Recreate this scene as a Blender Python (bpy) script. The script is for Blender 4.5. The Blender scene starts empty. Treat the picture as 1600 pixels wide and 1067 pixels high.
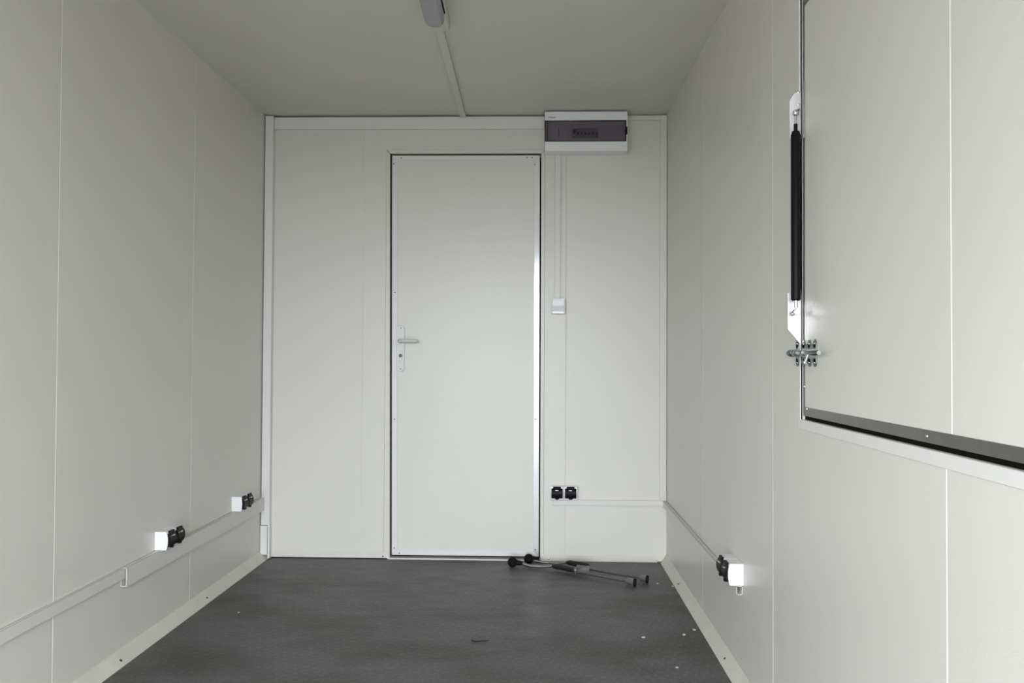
import bpy, bmesh, math
from mathutils import Vector, Matrix

# ------------------------------------------------------------------ camera
SC = bpy.context.scene
COL = SC.collection
def cam_matrix(yaw, pitch, roll, loc):
    cy, sy, cp, sp, cr, sr = (math.cos(yaw), math.sin(yaw), math.cos(pitch),
                              math.sin(pitch), math.cos(roll), math.sin(roll))
    fw = Vector((-sy*cp, cy*cp, sp)); rt = Vector((cy, sy, 0)); up = rt.cross(fw)
    a = rt*cr + up*sr; b = up*cr - rt*sr; c = -fw
    m = Matrix(((a.x, b.x, c.x, loc[0]), (a.y, b.y, c.y, loc[1]),
                (a.z, b.z, c.z, loc[2]), (0, 0, 0, 1)))
    return m
cd = bpy.data.cameras.new('camera')
cd.sensor_width = 36; cd.lens = 1291.19*36/1600; cd.clip_start = 0.02; cd.clip_end = 500
cam = bpy.data.objects.new('camera', cd); COL.objects.link(cam)
cam.matrix_world = cam_matrix(0.03161, 0.01899, 0.00512, (1.3594, -4.0665, 0.9959))
SC.camera = cam

# ------------------------------------------------------------------ light
# Overcast daylight enters by the open rear doorway behind the camera.
world = bpy.data.worlds.new('sky'); SC.world = world; world.use_nodes = True
wn = world.node_tree.nodes; wl = world.node_tree.links
wn.clear()
wo = wn.new('ShaderNodeOutputWorld'); wb = wn.new('ShaderNodeBackground')
tc = wn.new('ShaderNodeTexCoord'); sx = wn.new('ShaderNodeSeparateXYZ')
mr = wn.new('ShaderNodeMapRange'); rp = wn.new('ShaderNodeValToRGB')
mr.inputs[1].default_value = -0.05; mr.inputs[2].default_value = 1.0
rp.color_ramp.elements[0].color = (0.84, 0.89, 0.95, 1)
rp.color_ramp.elements[1].color = (0.97, 0.98, 1.0, 1)
wl.new(tc.outputs['Generated'], sx.inputs[0]); wl.new(sx.outputs[2], mr.inputs[0])
wl.new(mr.outputs[0], rp.inputs[0]); wl.new(rp.outputs[0], wb.inputs[0])
wb.inputs[1].default_value = 15.9
wl.new(wb.outputs[0], wo.inputs[0])
REAR = -4.8                     # plane of the open rear doorway
OPX0, OPX1, OPZ = 0.12, 1.86, 1.88
pl = bpy.data.lights.new('doorway_daylight', 'AREA'); pl.shape = 'RECTANGLE'
pl.size = OPX1-OPX0; pl.size_y = OPZ
pl.cycles.is_portal = True
po = bpy.data.objects.new('doorway_daylight', pl); COL.objects.link(po)
po.location = ((OPX0+OPX1)/2, REAR-0.05, OPZ/2); po.rotation_euler = (math.radians(90), 0, 0)

SC.view_settings.view_transform = 'Standard'
SC.view_settings.look = 'None'
SC.view_settings.gamma = 1
SC.view_settings.use_curve_mapping = False
SC.view_settings.exposure = 0.0

W, H = 1.988, 2.19

# ------------------------------------------------------------------ materials
def mat(name, col, rough=0.5, metal=0.0, bump=0.0, bscale=300, spec=0.5, var=0.0, vscale=3.0,
        coat=0.0, alpha=None):
    m = bpy.data.materials.new(name); m.use_nodes = True
    nt = m.node_tree; b = nt.nodes['Principled BSDF']
    b.inputs['Base Color'].default_value = (*col, 1)
    b.inputs['Roughness'].default_value = rough
    b.inputs['Metallic'].default_value = metal
    b.inputs['Specular IOR Level'].default_value = spec
    b.inputs['Coat Weight'].default_value = coat
    t = nt.nodes.new('ShaderNodeTexCoord')
    if var:
        n = nt.nodes.new('ShaderNodeTexNoise'); n.inputs['Scale'].default_value = vscale
        n.inputs['Detail'].default_value = 4
        nt.links.new(t.outputs['Object'], n.inputs['Vector'])
        r = nt.nodes.new('ShaderNodeMapRange')
        r.inputs[1].default_value = .3; r.inputs[2].default_value = .7
        r.inputs[3].default_value = 1-var; r.inputs[4].default_value = 1+var*.4
        nt.links.new(n.outputs['Fac'], r.inputs[0])
        mx = nt.nodes.new('ShaderNodeMix'); mx.data_type = 'RGBA'; mx.blend_type = 'MULTIPLY'
        mx.inputs[0].default_value = 1; mx.inputs[6].default_value = (*col, 1)
        nt.links.new(r.outputs[0], mx.inputs[7]); nt.links.new(mx.outputs[2], b.inputs['Base Color'])
    if bump:
        n = nt.nodes.new('ShaderNodeTexNoise'); n.inputs['Scale'].default_value = bscale
        nt.links.new(t.outputs['Object'], n.inputs['Vector'])
        bp = nt.nodes.new('ShaderNodeBump'); bp.inputs['Strength'].default_value = bump
        bp.inputs['Distance'].default_value = 0.001
        nt.links.new(n.outputs['Fac'], bp.inputs['Height']); nt.links.new(bp.outputs[0], b.inputs['Normal'])
    return m

M = {}
M['wall']   = mat('white_lacquered_panel', (0.715, 0.702, 0.655), 0.33, bump=0.25, bscale=350, var=0.02, vscale=2)
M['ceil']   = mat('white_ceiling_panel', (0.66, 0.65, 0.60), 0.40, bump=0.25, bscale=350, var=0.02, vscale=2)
M['trim']   = mat('white_folded_sheet', (0.76, 0.75, 0.735), 0.35, bump=0.1, bscale=250)
M['skirt']  = mat('cream_sealed_skirting', (0.66, 0.645, 0.59), 0.5, bump=0.2, bscale=120, var=0.08, vscale=9)
M['pvc']    = mat('white_pvc', (0.78, 0.78, 0.77), 0.3)
M['pvcg']   = mat('pale_pvc_trunking', (0.715, 0.702, 0.675), 0.34)
M['plastic']= mat('glossy_white_plastic', (0.85, 0.85, 0.87), 0.18)
M['black']  = mat('black_plastic', (0.007, 0.006, 0.007), 0.42, bump=0.1, bscale=500, spec=0.12)
M['rubber'] = mat('black_rubber', (0.004, 0.004, 0.004), 0.7, bump=0.2, bscale=400, spec=0.2)
M['seal']   = mat('seal_and_gap_shade', (0.004, 0.0035, 0.003), 0.8, bump=0.1, spec=0.1)  # near-black for seals and rims, also paints the shade in narrow gaps
M['alu']    = mat('satin_aluminium', (0.80, 0.79, 0.81), 0.24, 1.0, bump=0.08, bscale=120)
M['edge']   = mat('white_coated_aluminium_edge', (0.70, 0.69, 0.70), 0.14, 0.28, bump=0.03, bscale=60)
M['edgep']  = mat('white_painted_edge', (0.765, 0.75, 0.765), 0.32, bump=0.05)
M['galv']   = mat('grey_galvanised_steel', (0.30, 0.30, 0.29), 0.38, 1.0, bump=0.15, bscale=150, var=.1, vscale=20)
M['steel']  = mat('polished_steel', (0.72, 0.72, 0.72), 0.12, 1.0, bump=0.03)
M['zinc']   = mat('zinc_plated_steel', (0.20, 0.225, 0.215), 0.28, 1.0, bump=0.1, bscale=200, var=.15, vscale=60)
M['dsteel'] = mat('dull_bright_steel', (0.34, 0.34, 0.34), 0.20, 1.0, bump=0.03)
M['white_m']= mat('white_enamelled_steel', (0.86, 0.84, 0.85), 0.15, 0.25, bump=0.03)
M['brass']  = mat('brown_key_cylinder', (0.09, 0.055, 0.04), 0.4, 0.3, bump=0.05)
M['handle'] = mat('pale_grey_enamel', (0.66, 0.68, 0.68), 0.28, bump=0.03)
M['darkscr']= mat('dark_screw', (0.08, 0.08, 0.09), 0.4, 0.8, bump=0.05)
M['diff']   = mat('frosted_lamp_cover', (0.36, 0.35, 0.385), 0.30, bump=0.15, bscale=200)
M['lampb']  = mat('lamp_base_plastic', (0.70, 0.68, 0.62), 0.4, bump=0.05)
M['inner']  = mat('grey_inner_cover', (0.66, 0.62, 0.66), 0.4, bump=0.05)
M['brk']    = mat('breaker_grey', (0.32, 0.32, 0.33), 0.4, bump=0.05)
M['rodg']   = mat('dull_grey_rod', (0.18, 0.185, 0.175), 0.45, 0.7, bump=0.2, bscale=200)
M['cupg']   = mat('worn_green_grey_metal', (0.24, 0.25, 0.24), 0.42, 0.6, bump=0.3, bscale=150, var=.2, vscale=60)
M['sleeve'] = mat('reddish_black_grip', (0.010, 0.005, 0.0055), 0.65, bump=0.6, bscale=120)
M['sleeve2']= mat('blue_black_grip', (0.012, 0.012, 0.017), 0.5, bump=0.4, bscale=120)
M['print']  = mat('dark_print', (0.05, 0.06, 0.05), 0.5, bump=0.02)
M['flake']  = mat('pale_paint_flake', (0.72, 0.72, 0.70), 0.5, bump=0.1)
M['ground'] = mat('pale_concrete_ground', (0.15, 0.15, 0.145), 0.9, bump=0.5, bscale=20, var=.1)
M['backing']   = mat('leak_block_sheet', (0.72, 0.72, 0.72), 0.4, bump=0.05)
M['rust']   = mat('rust_brown_sealant', (0.22, 0.13, 0.09), 0.8, bump=0.3)

def smoked():
    m = bpy.data.materials.new('smoked_clear_plastic'); m.use_nodes = True
    nt = m.node_tree; nt.nodes.clear()
    o = nt.nodes.new('ShaderNodeOutputMaterial'); mx = nt.nodes.new('ShaderNodeMixShader')
    t = nt.nodes.new('ShaderNodeBsdfTransparent'); g = nt.nodes.new('ShaderNodeBsdfGlossy')
    f = nt.nodes.new('ShaderNodeFresnel'); f.inputs[0].default_value = 1.5
    t.inputs[0].default_value = (0.70, 0.67, 0.71, 1); g.inputs['Roughness'].default_value = 0.12
    nt.links.new(f.outputs[0], mx.inputs[0]); nt.links.new(t.outputs[0], mx.inputs[1])
    nt.links.new(g.outputs[0], mx.inputs[2]); nt.links.new(mx.outputs[0], o.inputs[0])
    return m
M['smoke'] = smoked()

def floor_mat():
    m = bpy.data.materials.new('dark_grey_chequer_sheet'); m.use_nodes = True
    nt = m.node_tree; N = nt.nodes; L = nt.links; b = N['Principled BSDF']
    t = N.new('ShaderNodeTexCoord')
    # large scuffs and stains
    def stretch(sc, s, det=4):
        mp = N.new('ShaderNodeMapping'); mp.inputs['Scale'].default_value = sc
        n = N.new('ShaderNodeTexNoise'); n.inputs['Scale'].default_value = s; n.inputs['Detail'].default_value = det
        L.new(t.outputs['Object'], mp.inputs[0]); L.new(mp.outputs[0], n.inputs['Vector']); return n.outputs['Fac']
    big = stretch((1.0, 1.6, 1), 2.3, 5); fine = stretch((1, 1, 1), 140, 2); mid = stretch((1.2, 3, 1), 6, 3)
    r1 = N.new('ShaderNodeValToRGB')
    r1.color_ramp.elements[0].position = .36; r1.color_ramp.elements[0].color = (.060, .057, .055, 1)
    r1.color_ramp.elements[1].position = .56; r1.color_ramp.elements[1].color = (.096, .097, .097, 1)
    L.new(big, r1.inputs[0])
    mx = N.new('ShaderNodeMix'); mx.data_type = 'RGBA'; mx.blend_type = 'OVERLAY'; mx.inputs[0].default_value = .45
    L.new(r1.outputs[0], mx.inputs[6]); L.new(fine, mx.inputs[7])
    # diamond tread: two crossed families of short raised bars
    def bars(ang, off):
        mp = N.new('ShaderNodeMapping'); mp.inputs['Rotation'].default_value = (0, 0, ang)
        mp.inputs['Location'].default_value = (off, off, 0)
        L.new(t.outputs['Object'], mp.inputs[0]); s = N.new('ShaderNodeSeparateXYZ'); L.new(mp.outputs[0], s.inputs[0])
        def sn(o, k):
            a = N.new('ShaderNodeMath'); a.operation = 'MULTIPLY'; a.inputs[1].default_value = k; L.new(s.outputs[o], a.inputs[0])
            c = N.new('ShaderNodeMath'); c.operation = 'SINE'; L.new(a.outputs[0], c.inputs[0]); return c.outputs[0]
        p = N.new('ShaderNodeMath'); p.operation = 'MULTIPLY'; L.new(sn(0, 2*math.pi/.032), p.inputs[0])
        L.new(sn(1, 2*math.pi/.064), p.inputs[1])
        q = N.new('ShaderNodeMapRange'); q.inputs[1].default_value = .45; q.inputs[2].default_value = .75
        L.new(p.outputs[0], q.inputs[0]); return q.outputs[0]
    ad = N.new('ShaderNodeMath'); ad.operation = 'MAXIMUM'
    L.new(bars(math.pi/4, 0), ad.inputs[0]); L.new(bars(-math.pi/4, .016), ad.inputs[1])
    mx2 = N.new('ShaderNodeMix'); mx2.data_type = 'RGBA'; mx2.blend_type = 'MULTIPLY'; mx2.inputs[0].default_value = 1
    wr = N.new('ShaderNodeMapRange'); wr.inputs[3].default_value = 1.0; wr.inputs[4].default_value = 1.22
    L.new(ad.outputs[0], wr.inputs[0]); L.new(mx.outputs[2], mx2.inputs[6]); L.new(wr.outputs[0], mx2.inputs[7])
    L.new(mx2.outputs[2], b.inputs['Base Color'])
    bp = N.new('ShaderNodeBump'); bp.inputs['Strength'].default_value = .5; bp.inputs['Distance'].default_value = .0015
    L.new(ad.outputs[0], bp.inputs['Height'])
    bp2 = N.new('ShaderNodeBump'); bp2.inputs['Strength'].default_value = .35; bp2.inputs['Distance'].default_value = .001
    L.new(fine, bp2.inputs['Height']); L.new(bp.outputs[0], bp2.inputs['Normal']); L.new(bp2.outputs[0], b.inputs['Normal'])
    rr = N.new('ShaderNodeMapRange'); rr.inputs[3].default_value = .38; rr.inputs[4].default_value = .62
    L.new(mid, rr.inputs[0]); L.new(rr.outputs[0], b.inputs['Roughness'])
    return m
M['floor'] = floor_mat()

# ------------------------------------------------------------------ mesh helpers
class MB:
    def __init__(s): s.bm = bmesh.new()
    def box(s, x0, x1, y0, y1, z0, z1):
        v = [s.bm.verts.new((x, y, z)) for x in (x0, x1) for y in (y0, y1) for z in (z0, z1)]
        for f in ((0,1,3,2),(4,6,7,5),(0,4,5,1),(2,3,7,6),(0,2,6,4),(1,5,7,3)):
            s.bm.faces.new([v[i] for i in f])
        return s
    def prism(s, pts, vec):
        """closed polygon pts (3D) swept by vec"""
        a = [s.bm.verts.new(p) for p in pts]; vec = Vector(vec)
        b = [s.bm.verts.new(Vector(p)+vec) for p in pts]
        s.bm.faces.new(a); s.bm.faces.new(b[::-1]); n = len(a)
        for i in range(n): s.bm.faces.new([a[i], b[i], b[(i+1)%n], a[(i+1)%n]])
        return s
    def tube(s, pts, rad, seg=16, caps=True):
        """round tube along a polyline; rad is a number or one per point"""
        pts = [Vector(p) for p in pts]; n = len(pts)
        if not isinstance(rad, (list, tuple)): rad = [rad]*n
        rings = []; ref = None
        for i, p in enumerate(pts):
            if i == 0: d = pts[1]-p
            elif i == n-1: d = p-pts[-2]
            else:
                d = (pts[i+1]-p).normalized() + (p-pts[i-1]).normalized()
            if d.length < 1e-9: d = pts[min(i+1, n-1)]-pts[max(i-1, 0)]
            d.normalize()
            if ref is None:
                ref = d.orthogonal().normalized()
            ref = (ref - d*ref.dot(d)).normalized(); o = d.cross(ref)
            rings.append([s.bm.verts.new(p + (ref*math.cos(2*math.pi*k/seg) + o*math.sin(2*math.pi*k/seg))*rad[i]) for k in range(seg)])
        for a, b in zip(rings, rings[1:]):
            for k in range(seg): s.bm.faces.new([a[k], a[(k+1)%seg], b[(k+1)%seg], b[k]])
        if caps: s.bm.faces.new(rings[0][::-1]); s.bm.faces.new(rings[-1])
        return s
    def lathe(s, c, axis, prof, seg=24):
        """profile [(t, r)] along axis from c"""
        c = Vector(c); a = Vector(axis).normalized()
        return s.tube([c+a*t for t, r in prof], [max(r, 1e-4) for t, r in prof], seg)
    def build(s, name, m, parent=None, bevel=0, seg=2, smooth=False, loc=None):
        bmesh.ops.recalc_face_normals(s.bm, faces=s.bm.faces)
        me = bpy.data.meshes.new(name); s.bm.to_mesh(me); s.bm.free()
        me.materials.append(M[m] if isinstance(m, str) else m)
        o = bpy.data.objects.new(name, me); COL.objects.link(o)
        if parent: o.parent = parent
        if loc: o.location = loc
        if smooth:
            for p in me.polygons: p.use_smooth = True
            me.set_sharp_from_angle(angle=math.radians(40))
        if bevel:
            b = o.modifiers.new('edge', 'BEVEL'); b.width = bevel; b.segments = seg
            b.limit_method = 'ANGLE'; b.angle_limit = math.radians(40)
        return o
def tag(o, label=None, cat=None, group=None, kind=None):
    if label: o['label'] = label
    if cat: o['category'] = cat
    if group: o['group'] = group
    if kind: o['kind'] = kind
    return o
def thing(name, loc, label, cat, group=None, rz=0, kind=None):
    o = bpy.data.objects.new(name, None); COL.objects.link(o)
    o.empty_display_size = .05; o.location = loc; o.rotation_euler = (0, 0, rz)
    return tag(o, label, cat, group, kind)
def struct(o, label, cat): return tag(o, label, cat, kind='structure')

# profile wall with narrow V joints between sandwich panels
def vwall(mb, a0, a1, z0, z1, joints, T, place, gw=.0022, gd=.0018):
    """a runs along the wall; place(a, depth, z) gives a point, depth>0 is into the wall"""
    prof = [(a0, 0)]
    for j in sorted(joints):
        if a0 < j < a1: prof += [(j-gw, 0), (j, gd), (j+gw, 0)]
    prof += [(a1, 0), (a1, T), (a0, T)]
    lo = [Vector(place(a, d, z0)) for a, d in prof]
    mb.prism(lo, Vector(place(a0, 0, z1)) - Vector(place(a0, 0, z0)))

# ------------------------------------------------------------------ room shell
T = .05
pL = lambda a, d, z: (-d, a, z)
pR = lambda a, d, z: (W+d, a, z)
pB = lambda a, d, z: (a, d, z)
pC = lambda a, d, z: (z, a, H+d)
LJ = [-.857, -1.772, -2.71, -3.65, -4.59]
RJ = [-.892, -1.832, -2.772, -3.71, -4.65]

m = MB(); vwall(m, REAR, T, 0, H, LJ, T, pL)
struct(m.build('wall_left', 'wall'), 'left white sandwich panel wall with two low double sockets', 'wall')
HY0, HY1, HZ0, HZ1 = -3.75, -2.068, .851, 1.868         # opening of the service hatch
m = MB()
vwall(m, REAR, T, 0, HZ0, RJ, T, pR)
vwall(m, REAR, T, HZ1, H, RJ, T, pR)
vwall(m, HY1, T, HZ0, HZ1, RJ, T, pR)
vwall(m, REAR, HY0, HZ0, HZ1, RJ, T, pR)
struct(m.build('wall_right', 'wall'), 'right white sandwich panel wall holding the large hatch', 'wall')
DX0, DX1, DZ = .6215, 1.3715, 2.003                       # door opening
m = MB()
vwall(m, -T, DX0-.019, 0, H-.006, [.4905], T, pB, .0015, .0008)
vwall(m, DX1+.0185, W+T, 0, H-.006, [1.4955], T, pB, .0022, .0014)
vwall(m, DX0-.019, DX1+.0185, DZ+.0195, H-.006, [], T, pB)
struct(m.build('wall_back', 'wall'), 'white end wall around the closed door', 'wall')
m = MB(); m.box(-T, W+T, REAR, T+.05, -.05, 0)
struct(m.build('floor', 'floor'), 'dark grey non-slip sheet floor with faint diamond tread', 'floor')
m = MB(); vwall(m, REAR, T+.05, -T, W+T, [-.54, -1.68, -2.82, -3.96], T, pC)
struct(m.build('ceiling', 'ceil'), 'white panel ceiling with a lamp and cable channel', 'ceiling')
m = MB(); m.box(-T, W+T, T+.001, T+.03, -.05, H+T)  # unseen sheet added to stop daylight leaking in around the door frame
struct(m.build('leak_block', 'backing'), 'added light-blocking skin behind the end wall', 'wall')
# black strip standing in for the shadow gap between end wall and ceiling
m = MB(); m.box(0, W, .012, .05, H-.008, H)
struct(m.build('trim_1', 'seal'), 'thin black strip painting the shadow gap between end wall and ceiling', 'joint')
# rear wall around the open doorway behind the camera
m = MB(); m.box(-T, OPX0, REAR-T, REAR, 0, H); m.box(OPX1, W+T, REAR-T, REAR, 0, H); m.box(OPX0, OPX1, REAR-T, REAR, OPZ, H)
struct(m.build('wall_rear', 'wall'), 'rear wall with the open loading doorway', 'wall')
m = MB(); m.box(-40, 42, -60, 30, -.70, -.60)
struct(m.build('ground_outside', 'ground'), 'pale concrete yard outside the open rear doorway', 'ground')

# skirting, folded cove profile
def cove(side, y0, y1, wx, hz, n=7):
    pts = []
    for i in range(n+1):
        t = i/n; a = t*math.pi/2
        # mostly straight slope with a slight hollow
        x = wx*t; z = hz*(1-t)*(1-.25*t) + .0012
        pts.append((x, z))
    base = [(0, 0)] + pts + [(wx, 0)]
    P = [((x if side < 0 else W-x), y0, z) for x, z in base]
    return MB().prism(P, (0, y1-y0, 0))
bl = cove(-1, REAR, 0, .0377, .036).build('baseboard_left', 'skirt', smooth=True)
struct(bl, 'cream sloping skirting strip along the left wall', 'skirting')
br = cove(1, REAR, 0, .0293, .040).build('baseboard_right', 'skirt', smooth=True)
struct(br, 'cream sloping skirting strip along the right wall', 'skirting')
bb = thing('baseboard_back', (0, 0, 0), 'thin white bottom strip of the end wall either side of the door', 'skirting', kind='structure')
MB().box(.058, DX0-.002, -.0022, .002, .004, .034).build('left_strip', 'wall', bb, .0008)
MB().box(DX1+.002, W-.006, -.0022, .002, .003, .032).build('right_strip', 'wall', bb, .0008)
MB().box(.045, DX0, -.0015, .004, 0, .004).build('dark_joint', 'seal', bb)
def screw(parent, p, axis, r=.004, m='darkscr', name='rivet'):
    return MB().lathe(p, axis, [(0, r), (r*.35, r*.9), (r*.6, r*.45), (r*.7, 0)], 12).build(name, m, parent, smooth=True)
for y in (-1.43, -.737, -2.3, -3.1): screw(bl, (.022, y, .014), (.6, 0, .8), .005)
for y in (-1.334, -.45, -2.3, -3.1): screw(br, (W-.016, y, .018), (-.7, 0, .7), .0045)
screw(bb, (.600, -.002, .013), (0, -1, 0), .004)
screw(bb, (1.417, -.002, .012), (0, -1, 0), .0045, 'steel'); screw(bb, (1.940, -.002, .012), (0, -1, 0), .0045, 'steel')
MB().box(W-.045, W-.004, -.012, -.003, 0, .006).build('rust_patch', 'rust', bb, .002)

# ------------------------------------------------------------------ door
dr = thing('door_1', (0, 0, 0), 'closed white door with aluminium edging in the end wall', 'door', kind='structure')
def quad_prism(pts, y0, y1):       # pts (x,z)
    return MB().prism([(x, y0, z) for x, z in pts], (0, y1-y0, 0))
# flush frame with open mitres
g = .0006
fo = [(DX0-.018, DZ+.0185), (DX1+.0175, DZ+.0185)]
quad_prism([(DX0-.018, 0), (DX0+.012, 0), (DX0-.002+.0, DZ-.001), (DX0-.018, DZ+.0165)], -.0010, .045).build('frame_jamb', 'wall', dr)
quad_prism([(DX1+.0025, 0), (DX1+.0175, 0), (DX1+.0175, DZ+.0165), (DX1-.0005, DZ-.0005)], -.0010, .045).build('frame_jamb', 'wall', dr)
quad_prism([(DX0-.016, DZ+.0185), (DX1+.0155, DZ+.0185), (DX1-.0015, DZ+.0005), (DX0, DZ+.0005)], -.0010, .045).build('frame_head', 'wall', dr)
MB().box(DX0-.01, DX1+.01, .040, .046, 0, DZ+.01).build('gap_seal', 'seal', dr)
MB().box(DX0+.012, DX1, -.006, .045, 0, .0065).build('threshold', 'trim', dr, .001)
# leaf, very slightly out of square on the lock side
lx = lambda z: .6440 + (.6305-.6440)*z/2.0
LX1, LZ0, LZ1 = 1.3668, .021, 1.993
quad_prism([(lx(LZ0), LZ0), (LX1, LZ0), (LX1-.003, LZ1), (lx(LZ1), LZ1)], .002, .038).build('leaf', 'wall', dr)
def edge(name, pts, m='edgep'): return quad_prism(pts, -.0012, .0025).build(name, m, dr, .0004)
e = .0265
edge('edge_strip', [(lx(LZ0), LZ0), (lx(LZ0+e)+e, LZ0+e), (lx(LZ1-e)+e, LZ1-e*.76), (lx(LZ1), LZ1)])
edge('edge_strip', [(LX1, LZ0), (LX1-.003, LZ1), (LX1-.003-e, LZ1-e*.76), (LX1-e, LZ0+e)], 'edge')
edge('edge_strip', [(lx(LZ1)+.0006, LZ1), (LX1-.0036, LZ1), (LX1-.0036-e, LZ1-e*.76), (lx(LZ1)+e+.0006, LZ1-e*.76)])
edge('edge_strip', [(lx(LZ0)+.0006, LZ0), (lx(LZ0)+e+.0006, LZ0+e), (LX1-e-.0006, LZ0+e), (LX1-.0006, LZ0)])
MB().tube([(LX1-.006, -.0016, LZ1-.012), (LX1+.006, -.0016, LZ1-.001)], .0022, 8).build('corner_pin', 'steel', dr, smooth=True)
for x, z in [(.6395,1.953),(.676,1.9815),(.649,1.313),(.6526,.6865),(.656,.054),(.6815,.0295),
             (1.340,1.948),(1.343,1.315),(1.3475,.692),(1.350,.055),(1.300,1.982),(1.326,1.982)]:
    screw(dr, (x, -.001, z), (0, -1, 0), .0032, 'darkscr', 'screw')
# handle
def stadium(x0, x1, z0, z1, n=10, top=True, bot=True):
    r = (x1-x0)/2; cx = (x0+x1)/2; P = []
    for i in range(n+1):
        a = math.pi*i/n; P.append((cx+r*math.cos(a), z1-r+r*math.sin(a)))
    for i in range(n+1):
        a = math.pi+math.pi*i/n; P.append((cx+r*math.cos(a), z0+r+r*math.sin(a)))
    return P
hp = quad_prism(stadium(.6605, .7000, .9205, 1.1515), -.008, .003).build('handle_plate', 'handle', dr, .0015)
screw(hp, (.6815, -.008, 1.137), (0, -1, 0), .0028, 'darkscr', 'screw'); screw(hp, (.6815, -.008, .935), (0, -1, 0), .0028, 'darkscr', 'screw')
kc = MB().lathe((.6815, -.0075, 1.001), (0, -1, 0), [(0, .0088), (.002, .0088), (.0022, .006), (.003, 0)], 20)
kc.build('key_cylinder', 'brass', hp, smooth=True)
MB().box(.6775, .6855, -.0092, -.007, .972, .995).build('cylinder_tail', 'galv', hp, .002)
lv = MB().tube([(.680, -.006, 1.0725), (.680, -.040, 1.0725), (.684, -.048, 1.0725), (.700, -.052, 1.0730), (.730, -.050, 1.0730), (.752, -.051, 1.0725),
                (.766, -.047, 1.0715), (.772, -.042, 1.0710)], [.0105, .009, .009, .0088, .0084, .0085, .0080, .0045], 16)
lv.build('lever', 'handle', dr, smooth=True)

# ------------------------------------------------------------------ corner and top trims of the end wall
t2 = thing('trim_2', (0, 0, 0), 'white boxed corner profile up the left side of the end wall', 'trim', kind='structure')
MB().box(.0045, .0445, -.036, 0, .167, H-.006).build('upper_cover', 'trim', t2, .0012)
MB().box(.0020, .0360, -.040, -.006, .022, .1645).build('lower_cover', 'trim', t2, .0012)
MB().box(.0375, .0465, -.036, 0, .004, .168).build('base_channel', 'trim', t2, .0012)
t3 = MB().box(.0450, 1.3855, -.018, 0, 2.122, H-.0075).build('trim_3', 'trim', None, .0015)
struct(t3, 'long white boxed trim along the top of the end wall', 'trim')
t4 = MB().box(1.788, 1.953, -.010, 0, 2.164, H-.003).build('trim_4', 'wall', None, .001)
struct(t4, 'short white top strip right of the fuse box', 'trim')
t5 = MB().box(1.953, W-.002, -.012, 0, .302, H-.004).build('trim_5', 'wall', None, .001)
struct(t5, 'narrow white vertical strip in the right corner of the end wall', 'trim')

# ------------------------------------------------------------------ cable trunkings
def channel(y0, y1, x0, dx, z0, z1, w=.0018):
    """open ended trunking on a side wall; dx signed depth from the wall"""
    s = 1 if dx > 0 else -1; mb = MB()
    X = sorted([x0, x0+dx])
    F = sorted([x0+dx, x0+dx-s*w]); Bk = sorted([x0+s*.0002, x0+s*w])
    mb.box(F[0], F[1], y0, y1, z0, z1)
    mb.box(X[0]+.0001, X[1]-.0001, y0, y1, z0, z0+w)
    mb.box(X[0]+.0001, X[1]-.0001, y0, y1, z1-w, z1)
    mb.box(Bk[0], Bk[1], y0, y1, z0, z1)
    return mb
tag(channel(REAR, -1.385, 0, .012, .2665, .3000).build('cable_trunking', 'pvcg'),
    'slim pale cable channel on the left wall, running out of frame towards the viewer', 'cable channel')
tag(channel(-1.394, -.0395, 0, .019, .2395, .3012).build('cable_trunking', 'pvcg'),
    'wide pale cable channel on the left wall, under the two double sockets, with open end', 'cable channel')
tag(MB().box(1.4325, 1.9715, -.012, 0, .2745, .3015).build('cable_trunking', 'pvcg', None, .001),
    'short horizontal cable channel low on the end wall, right of the door', 'cable channel')
tag(channel(-1.503, -.001, W, -.018, .2720, .2990).build('cable_trunking', 'pvcg'),
    'slim cable channel low on the right wall, ending beneath the double socket', 'cable channel')
tag(MB().box(1.4390, 1.4670, -.013, 0, 1.2845, 1.9915).build('cable_trunking', 'pvcg', None, .0012),
    'vertical cable channel from the fuse box down to the light switch', 'cable channel')
c = MB().prism([(.9835, -1.13, H), (1.0125, -1.13, H), (.9975, -.019, H), (.9690, -.019, H)], (0, 0, -.014))
tag(c.build('cable_trunking', 'ceil', None, .001), 'cable channel on the ceiling between lamp and end wall', 'cable channel')

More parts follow.
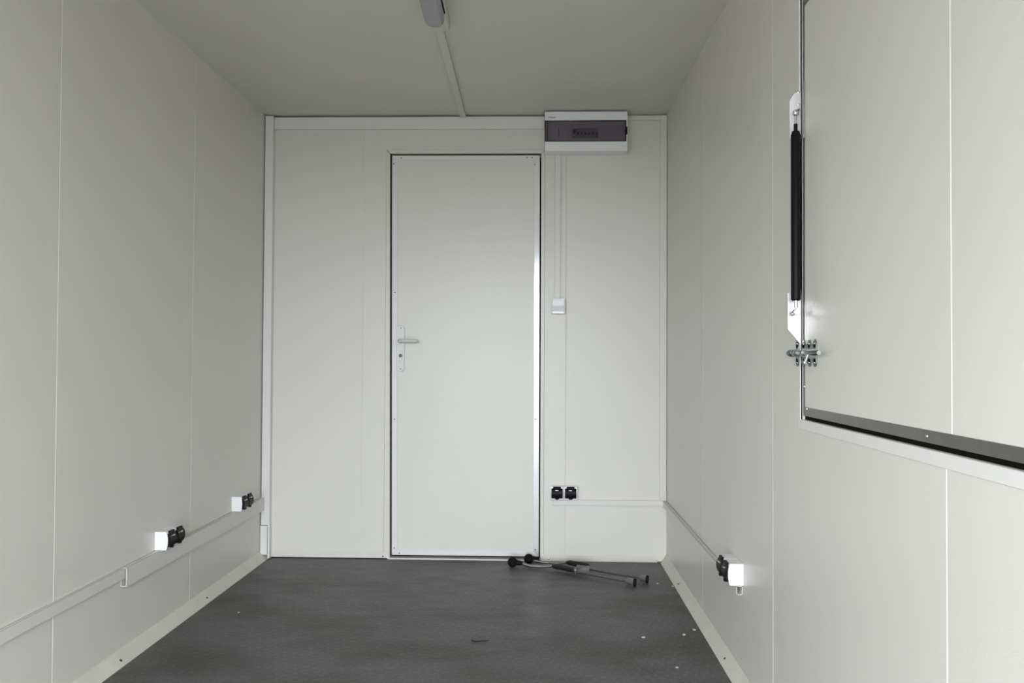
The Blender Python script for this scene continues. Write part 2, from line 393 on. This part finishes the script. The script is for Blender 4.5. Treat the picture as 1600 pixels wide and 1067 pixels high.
# ------------------------------------------------------------------ sockets
def socket(loc, rz, label, w=.130):
    t = thing('double_socket', loc, label, 'socket', 'black and white double sockets', rz)
    h, d = .066, .043
    hw = w/2
    for k in range(2):
        x0 = -hw + k*hw + (.0008 if k else 0); x1 = x0 + hw - .0008
        prof = [(0, 0), (0, h), (-d+.003, h)]
        for i in range(7):
            a = -1 + 2*i/6; prof.append((-d-.004*(1-a*a), h*(.5-.47*a)))
        prof.append((-d+.003, 0))
        MB().prism([(x0, y, z) for y, z in prof], (x1-x0, 0, 0)).build('housing', 'plastic', t, .0018)
        cx = (x0+x1)/2
        # curved black lid
        lw = .0275; n = 9; outer, inner = [], []
        for i in range(n+1):
            s = i/n; z = .010 + (.050-.002)*s; bulge = .0085*math.sin(math.pi*min(1, s*1.02))**.7 if 0 < s < 1 else 0
            outer.append((-d-.0055-bulge, z)); inner.append((-d+.001, z))
        P = outer + inner[::-1]
        lid = MB().prism([(cx-lw, y, z) for y, z in P], (2*lw, 0, 0)).build('lid', 'black', t, .0012)
        MB().box(cx-.019, cx+.019, -d-.007, -d+.002, .0565, .0665).build('hinge', 'black', lid, .0015)
        q = [(cx+.011*math.cos(a), -d-.010, .0115-.0075*math.sin(a)) for a in [math.pi*i/8 for i in range(9)]]
        MB().prism(q, (0, .012, 0)).build('finger_tab', 'black', lid, .001)
        MB().box(cx-.0085, cx+.0065, -d-.0143, -d-.010, .0475, .0515).build('marking_plate', 'steel', lid, .0005)
    return t
socket((1.4870, 0, .3035), 0, 'double socket with black lids low on the end wall, right of the door')
socket((0, -1.0925, .3025), math.pi/2, 'nearer double socket on the left wall, above the wide cable channel')
socket((0, -.3545, .3025), math.pi/2, 'farther double socket on the left wall, nearest the end wall corner')
socket((W, -1.452, .3035), -math.pi/2, 'double socket low on the right wall, below and left of the hatch')

# ------------------------------------------------------------------ light switch
t = thing('light_switch', (1.4580, 0, 1.208), 'small white rocker light switch beside the door', 'light switch')
MB().box(-.033, .033, -.034, 0, 0, .0765).build('housing', 'plastic', t, .004, 3)
MB().prism([(-.029, -.0335, .012), (-.029, -.0425, .014), (-.029, -.0375, .040), (-.029, -.0395, .068), (-.029, -.0335, .070)], (.058, 0, 0)).build('rocker', 'plastic', t, .0015)

# ------------------------------------------------------------------ distribution board
t = thing('fuse_box', (1.3865, 0, 1.9925), 'white fuse box with smoked door below the ceiling', 'fuse box')
bw, bh, bd = .3995, .1915, .090
z0, z1 = .0465, .1480
m = MB()
m.box(0, bw, -bd, -.001, 0, z0); m.box(0, bw, -bd, -.001, z1, bh)
m.box(0, .004, -bd+.006, -.001, z0, z1); m.box(bw-.008, bw, -bd+.004, -.001, z0, z1)
m.box(.003, bw-.006, -.030, -.002, z0-.001, z1+.001)
m.build('body', 'plastic', t, .003, 3)
# inner cover with breaker slot
m = MB(); sx0, sx1, sz0, sz1 = .133, .262, .066, .117
y0, y1 = -.072, -.068
m.box(.005, sx0, y0, y1, z0, z1); m.box(sx1, bw-.009, y0, y1, z0, z1)
m.box(sx0, sx1, y0, y1, z0, sz0); m.box(sx0, sx1, y0, y1, sz1, z1)
m.build('inner_cover', 'inner', t)
MB().box(.0665, .0705, -.0735, -.071, .072, .119).build('cover_slot', 'seal', t)
for k in range(7):
    x = sx0 + .002 + k*.0180
    b = MB(); b.box(x, x+.0172, -.070, -.032, sz0+.003, sz1-.003); b.build('breaker', 'brk', t, .0006)
for k in range(7):
    x = sx0 + .002 + k*.0180
    MB().box(x+.0035, x+.0140, -.080, -.068, .084 if k else .086, .094 if k else .106).build('toggle', 'black', t, .001)
MB().box(.0025, bw-.010, -bd+.0012, -bd+.0042, z0+.002, z1-.002).build('smoked_door', 'smoke', t)
m = MB()   # dark rim of the door
m.box(.0005, bw-.0075, -bd+.0005, -bd+.006, z0, z0+.003); m.box(.0005, bw-.0075, -bd+.0005, -bd+.006, z1-.003, z1)
m.box(.0005, .0045, -bd+.0005, -bd+.006, z0, z1); m.box(bw-.0105, bw-.0065, -bd+.0005, -bd+.006, z0, z1)
m.box(.0125, .0145, -bd+.0004, -bd+.002, z0, z1)
m.build('door_rim', 'seal', t)
MB().box(bw-.012, bw-.0015, -bd-.0005, -bd+.008, .080, .117).build('latch', 'black', t, .001)
tx = bpy.data.curves.new('maker_mark', 'FONT'); tx.body = 'Hensel'; tx.size = .0125; tx.extrude = .0002; tx.shear = .25; tx.offset = .0002
to = bpy.data.objects.new('tmp_text', tx); COL.objects.link(to)
bpy.context.view_layer.update()
me = bpy.data.meshes.new_from_object(to.evaluated_get(bpy.context.evaluated_depsgraph_get()))
bpy.data.objects.remove(to)
me.materials.clear(); me.materials.append(M['print'])
lo = bpy.data.objects.new('maker_mark', me); COL.objects.link(lo); lo.parent = t
lo.location = (.0175, -bd-.0002, .1595); lo.rotation_euler = (math.pi/2, 0, 0)

# ------------------------------------------------------------------ ceiling lamp
def stad3(cx, y0, y1, hw, z, n=16):
    P = []
    for i in range(n+1):
        a = -math.pi+math.pi*i/n; P.append((cx+hw*math.cos(a), y0+hw+hw*math.sin(a), z))
    for i in range(n+1):
        a = math.pi*i/n; P.append((cx+hw*math.cos(a), y1-hw+hw*math.sin(a), z))
    return P
def stad_loft(levels):
    mb = MB(); rings = [[mb.bm.verts.new(p) for p in stad3(*l)] for l in levels]
    for a, b in zip(rings, rings[1:]):
        n = len(a)
        for i in range(n): mb.bm.faces.new([a[i], a[(i+1)%n], b[(i+1)%n], b[i]])
    mb.bm.faces.new(rings[0]); mb.bm.faces.new(rings[-1]); return mb
lamp = thing('ceiling_lamp', (1.0140, -1.60, H), 'unlit oblong lamp on the ceiling at the top of the frame', 'ceiling lamp', rz=.018)
o = (0, 0)
stad_loft([(0, -.55, .470, .034, 0), (0, -.55, .470, .036, -.012), (0, -.55, .450, .036, -.036), (0, -.545, .425, .033, -.046)]).build('base', 'lampb', lamp, smooth=True)
stad_loft([(0, -.540, .300, .0310, -.044), (0, -.540, .300, .0315, -.060), (0, -.535, .292, .0305, -.078), (0, -.525, .278, .025, -.088), (0, -.51, .255, .015, -.091)]).build('diffuser', 'diff', lamp, smooth=True)
MB().box(.0318, .0350, -.50, .265, -.0485, -.0445).build('seal', 'seal', lamp, .0005)

# ------------------------------------------------------------------ hatch in the right wall
hf = thing('window_1', (W, HY1, HZ0), 'white folded frame around the service hatch opening', 'hatch frame', kind='structure')
def on_r(pts, d0, d1):      # pts (y,z) on the right wall swept in x, relative to frame origin
    return MB().prism([(d0, y-HY1, z-HZ0) for y, z in pts], (d1-d0, 0, 0))
fw = .0115; fz = .0225
on_r([(HY1+fw, HZ0-fz), (HY1, HZ0), (HY1, HZ1), (HY1+fw, HZ1+fz)], -.0022, .004).build('frame_strip', 'trim', hf, .0006)
on_r([(HY1+fw, HZ0-fz-.0006), (HY1, HZ0-.0006), (HY0, HZ0-.0006), (HY0-fw, HZ0-fz-.0006)], -.0022, .004).build('frame_strip', 'trim', hf, .0006)
on_r([(HY1+fw, HZ1+fz), (HY1, HZ1), (HY0, HZ1), (HY0-fw, HZ1+fz)], -.0022, .004).build('frame_strip', 'trim', hf, .0006)
on_r([(HY0-fw, HZ0-fz), (HY0, HZ0), (HY0, HZ1), (HY0-fw, HZ1+fz)], -.0022, .004).build('frame_strip', 'trim', hf, .0006)
m = MB(); m.box(.010, .05, HY0-HY1, 0, -.001, .010); m.box(.030, .05, HY0-HY1, 0, 0, HZ1-HZ0)
m.build('gap_seal', 'seal', hf)

ht = thing('service_hatch', (W, HY1, HZ0), 'large closed white service hatch in the right wall', 'hatch')
py0, py1, pz0, pz1 = HY0+.008, -2.0745, .8605, 1.857
e = .0175
def strip(pts): return on_r(pts, .0035, .026).build('edge_strip', 'galv', ht, .0004)
strip([(py1, pz0), (py1, pz1), (py1-e, pz1-.0215), (py1-e, pz0+.0215)])
strip([(py1-.0005, pz0), (py1-e-.0005, pz0+.0215), (py0+e, pz0+.0215), (py0, pz0)])
strip([(py1-.0005, pz1), (py1-e-.0005, pz1-.0215), (py0+e, pz1-.0215), (py0, pz1)])
strip([(py0, pz0), (py0+e-.0005, pz0+.0215), (py0+e-.0005, pz1-.0215), (py0, pz1)])
m = MB(); P = lambda a, d, z: (d+.0022, a-HY1, z-HZ0)
vwall(m, py0+e, py1-e, pz0+.0210, pz1-.0210, [-2.7855], .024, P)
m.build('panel', 'wall', ht, .0009)
for y, z in [(-2.100, pz0+.017), (-2.70, .871), (-2.082, .93), (-2.082, 1.65)]:
    screw(ht, (.0035, y-HY1, z-HZ0), (-1, 0, 0), .0035, 'steel', 'screw')

# ------------------------------------------------------------------ gas strut with its two plates
gs = thing('gas_strut', (W, -2.095, 1.05), 'upright black gas strut at the left edge of the hatch', 'gas strut')
def plate(pts, y, th=.0022): return MB().prism([(x, y, z) for x, z in pts], (0, -th, 0))
b = plate([(-.0005, .590), (-.0165, .582), (-.0275, .566), (-.0275, .473), (-.0005, .473)], .024).build('upper_bracket', 'white_m', gs, .0004)
MB().box(-.0042, .0005, .0045-.009, .0045-.0065, .469, .604).build('bracket_flange', 'galv', b)
for z in (.585, .555, .485): screw(b, (-.006, .0215, z), (0, -1, 0), .0028, 'steel', 'screw')
b = plate([(-.0005, .104), (-.0260, .106), (-.0320, .102), (-.0320, .016), (-.0005, -.022)], .024).build('lower_bracket', 'white_m', gs, .0004)
sxx = -.0200
MB().lathe((sxx, 0, .083), (0, 0, 1), [(0, .0085), (.003, .0112), (.393, .0112), (.397, .0095), (.402, .0085)], 28).build('cylinder', 'black', gs, smooth=True)
MB().lathe((sxx, 0, .484), (0, 0, 1), [(0, .0045), (.018, .0045), (.019, .003)], 20).build('neck', 'black', gs, smooth=True)
MB().tube([(sxx, 0, .501), (sxx, 0, .528)], .0026, 14).build('rod', 'steel', gs, smooth=True)
u = MB(); u.lathe((sxx, 0, .521), (0, 0, 1), [(0, .0025), (.003, .0062), (.008, .0075), (.013, .0062), (.016, .0025)], 18)
u.tube([(sxx-.004, -.006, .530), (sxx+.006, .004, .537), (sxx+.014, .020, .543)], .0032, 12)
u.build('upper_ball_joint', 'steel', gs, smooth=True)
MB().tube([(sxx, 0, .066), (sxx, 0, .085)], .0042, 14).build('lower_stem', 'steel', gs, smooth=True)
u = MB(); u.lathe((sxx, .010, .056), (0, -1, 0), [(0, .006), (.004, .0078), (.012, .0078), (.016, .0065)], 18)
u.lathe((sxx, -.006, .056), (0, -1, 0), [(0, .0055), (.006, .0055)], 6)
u.tube([(sxx-.002, .004, .0535), (sxx-.011, .004, .051)], .0050, 12); u.tube([(sxx, .023, .056), (sxx, .008, .056)], .003, 10)
u.build('lower_ball_joint', 'steel', gs, smooth=True)

# ------------------------------------------------------------------ slide bolt
sb = thing('slide_bolt', (W, -2.10, 1.0087), 'zinc plated slide bolt across the lower left hatch edge', 'bolt')
def lobed(y0, y1, hz, lobes, r, th, x):
    mb = MB(); mb.box(x-th, x, y0, y1, -hz, hz)
    for y in lobes:
        for s in (-1, 1):
            mb.lathe((x, y, s*hz), (-1, 0, 0), [(0, r), (th, r)], 20)
    return mb
bp = lobed(-.0770, .0240, .0215, (.012, -.028, -.066), .0100, .0022, .0018)
bpo = bp.build('backplate', 'zinc', sb, .0003)
for y in (.012, -.028, -.066):
    for s in (-1, 1): screw(bpo, (-.0006, y, s*.022), (-1, 0, 0), .0042, 'dsteel', 'screw')
sp = lobed(.0395, .0540, .0215, (.0475,), .0100, .0022, -.0024).build('strike_plate', 'zinc', sb, .0003)
for s in (-1, 1): screw(sp, (-.0046, .0475, s*.023), (-1, 0, 0), .0042, 'dsteel', 'screw')
RX = -.0190
MB().tube([(RX, .052, 0), (RX, .050, 0), (RX, -.150, 0), (RX, -.152, 0)], [.0045, .0060, .0060, .0048], 22).build('rod', 'dsteel', sb, smooth=True)
def keeper(y, w, m='zinc'):
    mb = MB(); n = 14; o_, i_ = [], []
    for k in range(n+1):
        a = math.pi/2 + math.pi*k/n
        o_.append((RX+.0088*math.cos(a), .0088*math.sin(a))); i_.append((RX+.0063*math.cos(a), .0063*math.sin(a)))
    P = [(0.0, .0088)] + o_ + [(0.0, -.0088), (0.0, -.0063)] + i_[::-1] + [(0.0, .0063)]
    return mb.prism([(x, y-w/2, z) for x, z in P], (0, w, 0)).build('keeper', m, sb, smooth=False)
keeper(.0465, .012); keeper(.010, .012); keeper(-.052, .014)
MB().tube([(RX, .060, 0), (RX, .058, 0), (RX, .046, 0), (RX, .0455, 0)], [.0055, .0078, .0078, .006], 20).build('end_cap', 'darkscr', sb, smooth=True)
u = MB(); u.tube([(RX-.003, -.084, -.004), (RX-.009, -.086, -.020)], .0034, 14); u.lathe((RX-.009, -.086, -.019), (-.4, 0, -.9), [(0, .0055), (.0015, .0068), (.005, .0068), (.0065, .0045)], 18)
u.build('knob', 'steel', sb, smooth=True)

# ------------------------------------------------------------------ two crank rods on the floor
def crank(name, label, pts):
    o = Vector(pts['ball']); t = thing(name, (o.x, o.y, 0), label, 'crank handle', 'crank handles on the floor')
    R = lambda p: Vector(p)-Vector((o.x, o.y, 0))
    br = o.z
    prof = [(-br*math.cos(math.pi*k/16), br*math.sin(math.pi*k/16)) for k in range(17)]
    MB().lathe(R(o), (1, -.2, 0), prof, 28).build('ball_knob', 'rubber', t, smooth=True)
    MB().tube([R(p) for p in pts['collar']], [.013, .011, .008], 16).build('collar', 'rubber', t, smooth=True)
    MB().tube([R(p) for p in pts['rod']], [.0062]*len(pts['rod']), 16).build('bright_rod', 'dsteel', t, smooth=True)
    n = len(pts['grip']); MB().tube([R(p) for p in pts['grip']], [.007]+[.0125]*(n-2)+[.009], 18).build('grip', pts['gm'], t, smooth=True)
    MB().tube([R(p) for p in pts['shaft']], [.0058]*len(pts['shaft']), 14).build('shaft', 'rodg', t, smooth=True)
    a, b = R(pts['cup'][0]), R(pts['cup'][1])
    MB().tube([a, a.lerp(b, .2), b], [.007, .0135, .0150], 20).build('socket_cup', pts['cm'], t, smooth=True)
    d = Vector((1, -.25, -.05)).normalized()
    MB().tube([b-d*.003, b+d*.007], [.0168, .0168], 20).build('end_disc', 'rubber', t, smooth=True)
    return t, R
A = dict(ball=(1.243, -.127, .0237), collar=[(1.262, -.131, .023), (1.280, -.136, .022), (1.291, -.139, .021)],
         rod=[(1.286, -.137, .021), (1.330, -.150, .012), (1.385, -.160, .013), (1.437, -.172, .020)],
         grip=[(1.430, -.172, .020), (1.445, -.178, .019), (1.480, -.199, .019), (1.515, -.226, .018), (1.530, -.238, .018)], gm='sleeve2',
         shaft=[(1.527, -.236, .018), (1.538, -.254, .017), (1.649, -.336, .017), (1.757, -.412, .0172)],
         cup=[(1.752, -.408, .0175), (1.7835, -.431, .0175)], cm='cupg')
t, R = crank('crank_handle', 'nearer of the two crank handles, its black ball leftmost on the floor', A)
m = MB(); m.lathe(R((1.535, -.248, .022)), (0, -1, 0), [(0, .008), (.012, .008), (.015, .004)], 14)
m.tube([R((1.535, -.262, .018)), R((1.535, -.272, .006))], .0035, 10)
m.build('elbow_pin', 'rodg', t, smooth=True)
Bk = dict(ball=(1.319, -.058, .0235), collar=[(1.338, -.060, .024), (1.352, -.058, .024), (1.366, -.050, .023)],
          rod=[(1.340, -.064, .018), (1.400, -.080, .012), (1.460, -.094, .012), (1.507, -.108, .020)],
          grip=[(1.500, -.106, .020), (1.515, -.112, .020), (1.555, -.140, .020), (1.590, -.162, .020), (1.603, -.168, .020)], gm='sleeve',
          shaft=[(1.596, -.166, .020), (1.606, -.205, .014), (1.712, -.284, .0165), (1.822, -.352, .0172)],
          cup=[(1.817, -.352, .0175), (1.8445, -.377, .0175)], cm='cupg')
t, R = crank('crank_handle', 'farther of the two crank handles, its ball touching the door foot', Bk)
m = MB(); m.prism([R((1.530, -.205, .004)), R((1.598, -.225, .004)), R((1.602, -.212, .030)), R((1.545, -.188, .030))], (0, .003, 0))
m.build('flat_bracket', 'cupg', t, .0006)

# ------------------------------------------------------------------ paint flakes
fl = None
FL = [(1.738, -1.09, 'on the open floor right of the middle'), (1.889, -1.056, 'beside the right skirting, middle distance'),
      (1.937, -.998, 'against the right skirting, below the socket'), (1.811, -1.372, 'nearest the viewer on the right'),
      (1.9505, -.421, 'in the far right corner by the skirting'), (1.8895, -.383, 'beside the end cup of the farther crank handle'),
      (.203, -.876, 'by the left skirting')]
for i, (x, y, s) in enumerate(FL):
    if fl is None:
        o = MB().prism([(-.006, -.004, 0), (.004, -.005, 0), (.008, .001, 0), (.002, .006, 0), (-.005, .004, 0)], (.001, 0, .0022)).build('paint_flake', 'flake')
        fl = o
    else:
        o = fl.copy(); COL.objects.link(o)
    o.location = (x, y, .0002); o.rotation_euler = (0, 0, i*1.3); o.scale = (1-.05*i,)*3
    tag(o, 'tiny pale paint flake ' + s, 'debris', 'paint flakes on the floor')
o = MB().tube([(-.030, .004, .002), (-.015, -.006, .002), (.005, -.007, .004), (.022, .002, .002), (.030, .006, .002)], .0015, 8).build('plastic_shaving', 'rubber', smooth=True)
o.location = (1.1605, -1.157, 0); tag(o, 'small dark curled shaving lying on the middle of the floor', 'debris')
